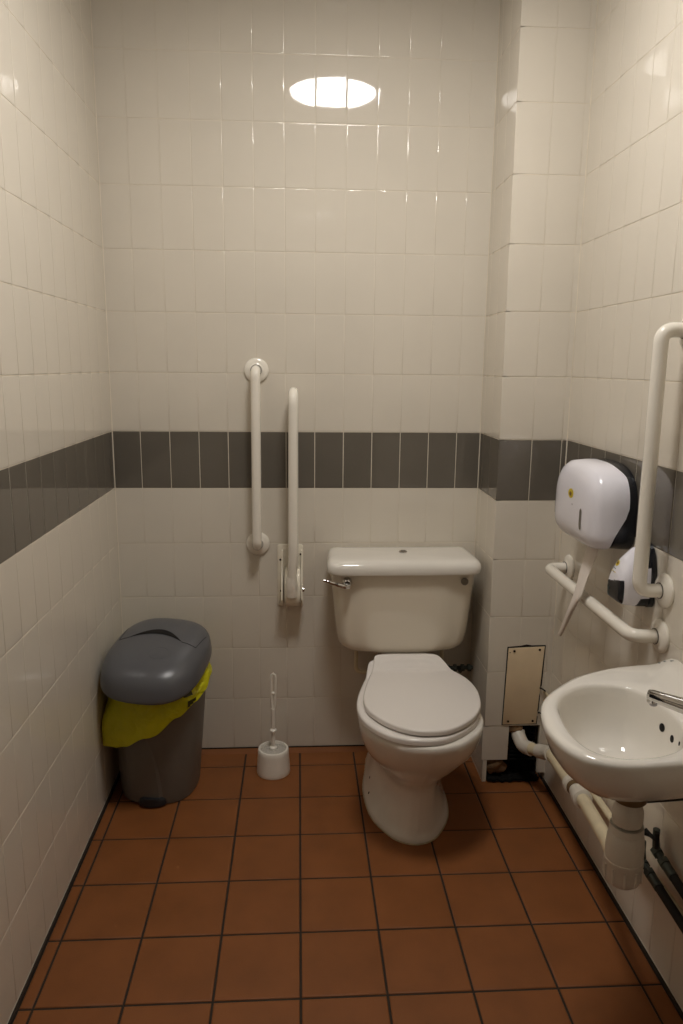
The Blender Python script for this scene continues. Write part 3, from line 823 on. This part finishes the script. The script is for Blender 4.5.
def sm(t): t = max(0, min(1, t)); return t*t*(3-2*t)
def ledge(p): return .016*sm((p.x-1.45)/.05)
def bl(zf, fn):
    L = []
    for k in range(NB):
        a = 2*PI*k/NB; r, z = fn(k, a)
        L.append(V((Cc.x+r*math.cos(a), Cc.y+r*math.sin(a), z)))
    return L
def under(s, z): # between drain neck and outer outline
    L = []
    for k in range(NB):
        a = 2*PI*k/NB; o1 = V((Cc.x+ro[k]*math.cos(a), Cc.y+ro[k]*math.sin(a), 0)); c1 = V((DR.x+.024*math.cos(a), DR.y+.024*math.sin(a), 0))
        p = c1.lerp(o1, s)
        zz = z
        if s > .05 and s < 1: zz = z
        L.append(V((p.x, p.y, zz)))
    return L
def top(s, z, led=True):  # outer outline scaled inwards by s metres
    L = []
    for k in range(NB):
        a = 2*PI*k/NB; r = ro[k]-s; p = V((Cc.x+r*math.cos(a), Cc.y+r*math.sin(a), 0)); L.append(V((p.x, p.y, z+(ledge(p) if led else 0))))
    return L
def bowl(s, z):
    L = []
    for k in range(NB):
        a = 2*PI*k/NB; i1 = V((Cc.x+ri[k]*math.cos(a), Cc.y+ri[k]*math.sin(a), 0)); c1 = V((DR.x-.035+.016*math.cos(a), DR.y-.02+.016*math.sin(a), 0))
        p = c1.lerp(i1, s); L.append(V((p.x, p.y, z)))
    return L
def mix(A, B, t): return [a.lerp(b_, t) for a, b_ in zip(A, B)]
T1 = top(.012, .7755); I1 = bowl(1.035, .7735)
loops = [under(0,.588), under(.02,.603), under(.12,.612), under(.30,.624), under(.50,.642), under(.68,.664), under(.82,.690), under(.92,.717), under(.975,.742), top(0,.760,False), top(-.0005,.767), top(.003,.7725), T1, mix(T1,I1,.35), mix(T1,I1,.7), I1,
         bowl(1.0,.7715), bowl(.975,.766), bowl(.945,.752), bowl(.91,.730), bowl(.86,.705), bowl(.77,.680), bowl(.62,.660), bowl(.42,.648), bowl(.20,.641), bowl(.06,.639), bowl(0,.636)]
mb = MB(); mb.loft(loops, True, False); basin = mb.build('bowl', M['ceramic'], BS, smooth=60)
bpy.context.view_layer.update()
nb_ = BVHTree.FromObject(basin, dg); no_ = V(BS.location)
CAM = V((.6436,-2.5811,1.4400))
mb = MB(); mb.lathe([(.020,.0),(.020,.003),(.014,.004),(.010,-.006),(.002,-.006)], (DR.x-.035, DR.y-.02, .637), n=32); mb.build('drain_ring', M['chrome'], BS)
for (y, z, r) in ((-1.258,.733,.0085),(-1.300,.731,.0072),(-1.338,.742,.004)):
    h = nb_.ray_cast(V((1.27,y,z))-no_, V((1,0,0)))
    if h[0]:
        mb = MB(); n_ = h[1] if h[1].x < 0 else -h[1]
        mb.lathe([(r,-.003),(r,.0010),(r*.8,.0012),(r*.2,.0012)], tuple(h[0]+no_), tuple(n_), n=24); mb.build('overflow_hole', M['hole'], BS)
# raised corner shoulder of the ledge and printed mark
mb = MB()
for k, (x, y) in enumerate(((1.468,-1.048),(1.478,-1.052),(1.490,-1.058))):
    h = nb_.ray_cast(V((x,y,1))-no_, V((0,0,-1)))
    if h[0]:
        c_ = h[0]+no_; mb.box((c_.x-.004,c_.y-.0016,c_.z-.0005),(c_.x+.004,c_.y+.0016,c_.z+.0005))
if mb.v: mb.build('maker_mark', M['mark'], BS, smooth=0)
# tap
TP = thing('basin_tap', 'chrome tap with tapered spout reaching over the basin', 'tap', (1.435,-1.372,.78))
mb = MB(); mb.lathe([(.024,.0),(.024,.006),(.019,.010),(.018,.05),(.020,.056),(.0195,.072),(.015,.078),(.004,.080)], (1.435,-1.372,.776), n=36); mb.build('tap_body', M['chrome'], TP)
tip = V((1.297,-1.334,.842)); bs = V((1.437,-1.378,.806))
mb = MB(); path = [bs.lerp(tip, t) for t in (0,.2,.4,.6,.8,.95,1.0)]
mb.tube(path, [.020,.0185,.0165,.0145,.0125,.0115,.009], n=24)
mb.lathe([(.0095,.004),(.0095,-.012),(.0078,-.014),(.0065,-.012)], tuple(tip+V((.008,-.002,-.002))), (0,0,1), n=20)
mb.build('spout', M['chrome'], TP)
mb = MB(); mb.lathe([(.006,0),(.0075,.002),(.007,.006)], tuple(tip+V((.010,-.003,-.021))), (0,0,1), n=16); mb.build('aerator', M['plastic_grey'], TP)
mb = MB(); mb.tube([(1.435,-1.372,.852),(1.425,-1.369,.862),(1.40,-1.362,.868),(1.385,-1.358,.869)], [.008,.008,.0065,.005], n=16); 
# black bracket under the basin
mb2 = MB(); mb2.tube([(1.348,-1.240,.566),(1.37,-1.237,.562),(1.508,-1.228,.562)], [.011,.009,.009], n=12)
tag(mb2.build('support_bracket', M['black'], origin=(1.42,-1.29,.58)), 'black bracket bar running from under the basin to the right wall', 'bracket')

# ---------------------------------------------------------------- waste trap and pipes
WT = thing('bottle_trap', 'white plastic bottle trap hanging below the wash basin', 'trap', (DR.x,DR.y,.385))
c1 = (DR.x, DR.y, .014)
mb = MB(); mb.lathe([(.031,.557),(.034,.560),(.034,.573),(.030,.577),(.02,.577)], c1, n=32); mb.build('rubber_washer', M['brass'], WT)
mb = MB(); mb.lathe([(.020,.50),(.0295,.505),(.0305,.51),(.0305,.535),(.0275,.540),(.0275,.556),(.02,.557)], c1, n=36); mb.build('top_nut', M['pvc'], WT)
mb = MB(); mb.lathe([(.030,.498),(.0335,.500),(.0345,.486),(.033,.484),(.036,.478),(.0375,.462),(.0385,.452),(.0385,.428),(.038,.424)], c1, n=40); mb.build('trap_body', M['pvc'], WT)
mb = MB(); mb.lathe([(.036,.426),(.0395,.424),(.0395,.414),(.0375,.411),(.0365,.385),(.034,.372),(.028,.366),(.01,.365)], c1, n=40)
for k in range(10):
    a = 2*PI*k/10; mb.tube([(c1[0]+.037*math.cos(a), c1[1]+.037*math.sin(a), .392),(c1[0]+.0378*math.cos(a), c1[1]+.0378*math.sin(a), .424)], .0028, n=8)
mb.build('bottle_cup', M['pvc'], WT)

WP = thing('waste_pipe', 'cream waste pipe with white couplings running along the right wall to the hole', 'pipe', (1.44,-.6,.2))
mb = MB(); mb.tube(crom([(1.413,-.236,.184),(1.413,-.250,.172),(1.421,-.283,.155),(1.438,-.318,.160)], closed=False, k=8), .0240, n=24); mb.build('elbow', M['pvc'], WP)
mb = MB(); mb.tube(crom([(1.432,-.312,.1615),(1.448,-.342,.168),(1.456,-.368,.177)], closed=False, k=5), .0200, n=24); mb.build('short_pipe', M['pvc_old'], WP)
mb = MB(); mb.tube(crom([(1.451,-.352,.172),(1.463,-.385,.184),(1.465,-.415,.198),(1.4635,-.440,.207)], closed=False, k=6), .0240, n=24); mb.build('elbow', M['pvc'], WP)
WPp = [V((1.4645,-.432,.205)), V((1.450,-.667,.233)), V((1.441,-.767,.250)), V((1.408,-1.0,.289))]
pA, pB = WPp[0], WPp[1]; dA = (pB-pA).normalized(); La = (pB-pA).length
mb = MB(); mb.tube([pA, pB], .0195, n=24); mb.build('long_pipe', M['pvc_old'], WP)
mb = MB(); mb.tube([pB+dA*s_ for s_ in (-.030,-.027,-.003,0)], [.023,.0275,.0275,.023], n=28); mb.build('coupling', M['pvc'], WP)
mb = MB(); mb.tube([pB+dA*s_ for s_ in (0,.020)], [.0225,.0225], n=28); mb.build('seal_ring', M['brass'], WP)
dB = (WPp[2]-pB).normalized()
mb = MB(); mb.tube([pB+dB*s_ for s_ in (.022,.030,.060,.064,.088,.091)], [.020,.0225,.0225,.0275,.0275,.023], n=28); mb.build('coupling', M['pvc'], WP)
mb = MB(); mb.tube(bendpath([pB+dB*.02, WPp[2], WPp[3], V((1.37,-1.10,.335)), V((DR.x+.02,DR.y+.02,.44))], .05, 8), .0185, n=24); mb.build('long_pipe', M['pvc_old'], WP)
# second thinner pipe close to the wall
mb = MB(); mb.tube([(1.492,-.50,.232),(1.492,-1.9,.262)], .0105, n=18)
p2 = mb.build('thin_pipe', M['pvc_old'], origin=(1.49,-.9,.25)); tag(p2, 'thin cream pipe behind the waste pipe close to the right wall', 'pipe')

# isolating valves with dark insulated pipes
def valve(label, p, dirv, hb, hx):
    """p: valve centre; hb: centre of the T handle bar"""
    p = V(p); dirv = V(dirv).normalized(); hb = V(hb)
    o = thing('isolating_valve', label, 'valve', tuple(p), 'isolating valves below the basin')
    mb = MB(); mb.tube([p-dirv*.010, p+dirv*.05], .0095, n=16)
    for s_ in (0., .035): mb.tube([p+dirv*(s_-.008), p+dirv*(s_+.008)], .0135, n=6)
    mb.tube([p-dirv*.004, p-dirv*.012+V((0,0,.03)), V((p.x, p.y+.012, p.z+.052))], [.009,.008,.008], n=12)
    mb.build('valve_body', M['pipe_green'], o, smooth=25)
    st = V((p.x-.004, p.y+.012, hb.z-.004))
    mb = MB(); mb.tube([st+V((-.014,.02,.002)), st+V((-.006,.008,0)), hb], [.0095,.005,.0045], n=12)
    mb.tube([hb+V((0,.002,.019)), hb, hb+V((0,-.002,-.019))], [.0055,.0045,.0055], n=12)
    mb.build('valve_handle', M['black'], o)
    mb = MB(); mb.tube([p+dirv*.045, p+dirv*.08], [.0115,.0115], n=16); mb.build('sleeve', M['pipe_green'], o)
    mb = MB(); mb.tube([p+dirv*.075, p+dirv*.55], .0105, n=16); mb.build('dark_pipe', M['black'], o)
    return o
valve('upper dark isolating valve on the right wall beside the bottle trap', (1.487,-1.085,.322), (0,-1,-.08), (1.480,-1.092,.357), 0)
valve('lower dark isolating valve on the right wall beside the bottle trap', (1.467,-1.065,.277), (0,-1,-.05), (1.448,-1.072,.288), 0)

# ---------------------------------------------------------------- camera and settings
cam = bpy.data.cameras.new('camera'); co_ = bpy.data.objects.new('camera', cam); COL.objects.link(co_)
yaw, pitch, roll = .059359, -.196346, .009908
fw = V((math.sin(yaw)*math.cos(pitch), math.cos(yaw)*math.cos(pitch), math.sin(pitch)))
rt = V((math.cos(yaw), -math.sin(yaw), 0)); up = rt.cross(fw)
R_ = rt*math.cos(roll)+up*math.sin(roll); U_ = -rt*math.sin(roll)+up*math.cos(roll)
co_.matrix_world = Matrix(((R_.x,U_.x,-fw.x,CAM.x),(R_.y,U_.y,-fw.y,CAM.y),(R_.z,U_.z,-fw.z,CAM.z),(0,0,0,1)))
cam.sensor_fit = 'HORIZONTAL'; cam.sensor_width = 36; cam.lens = 733.56/683*36; cam.clip_start = .02
scene.camera = co_
w = bpy.data.worlds.new('world'); scene.world = w; w.use_nodes = True
w.node_tree.nodes['Background'].inputs[0].default_value = (.5,.45,.4,1); w.node_tree.nodes['Background'].inputs[1].default_value = .02
vs = scene.view_settings; vs.view_transform = 'Standard'; vs.look = 'None'; vs.gamma = 1; vs.use_curve_mapping = False; vs.exposure = 0.
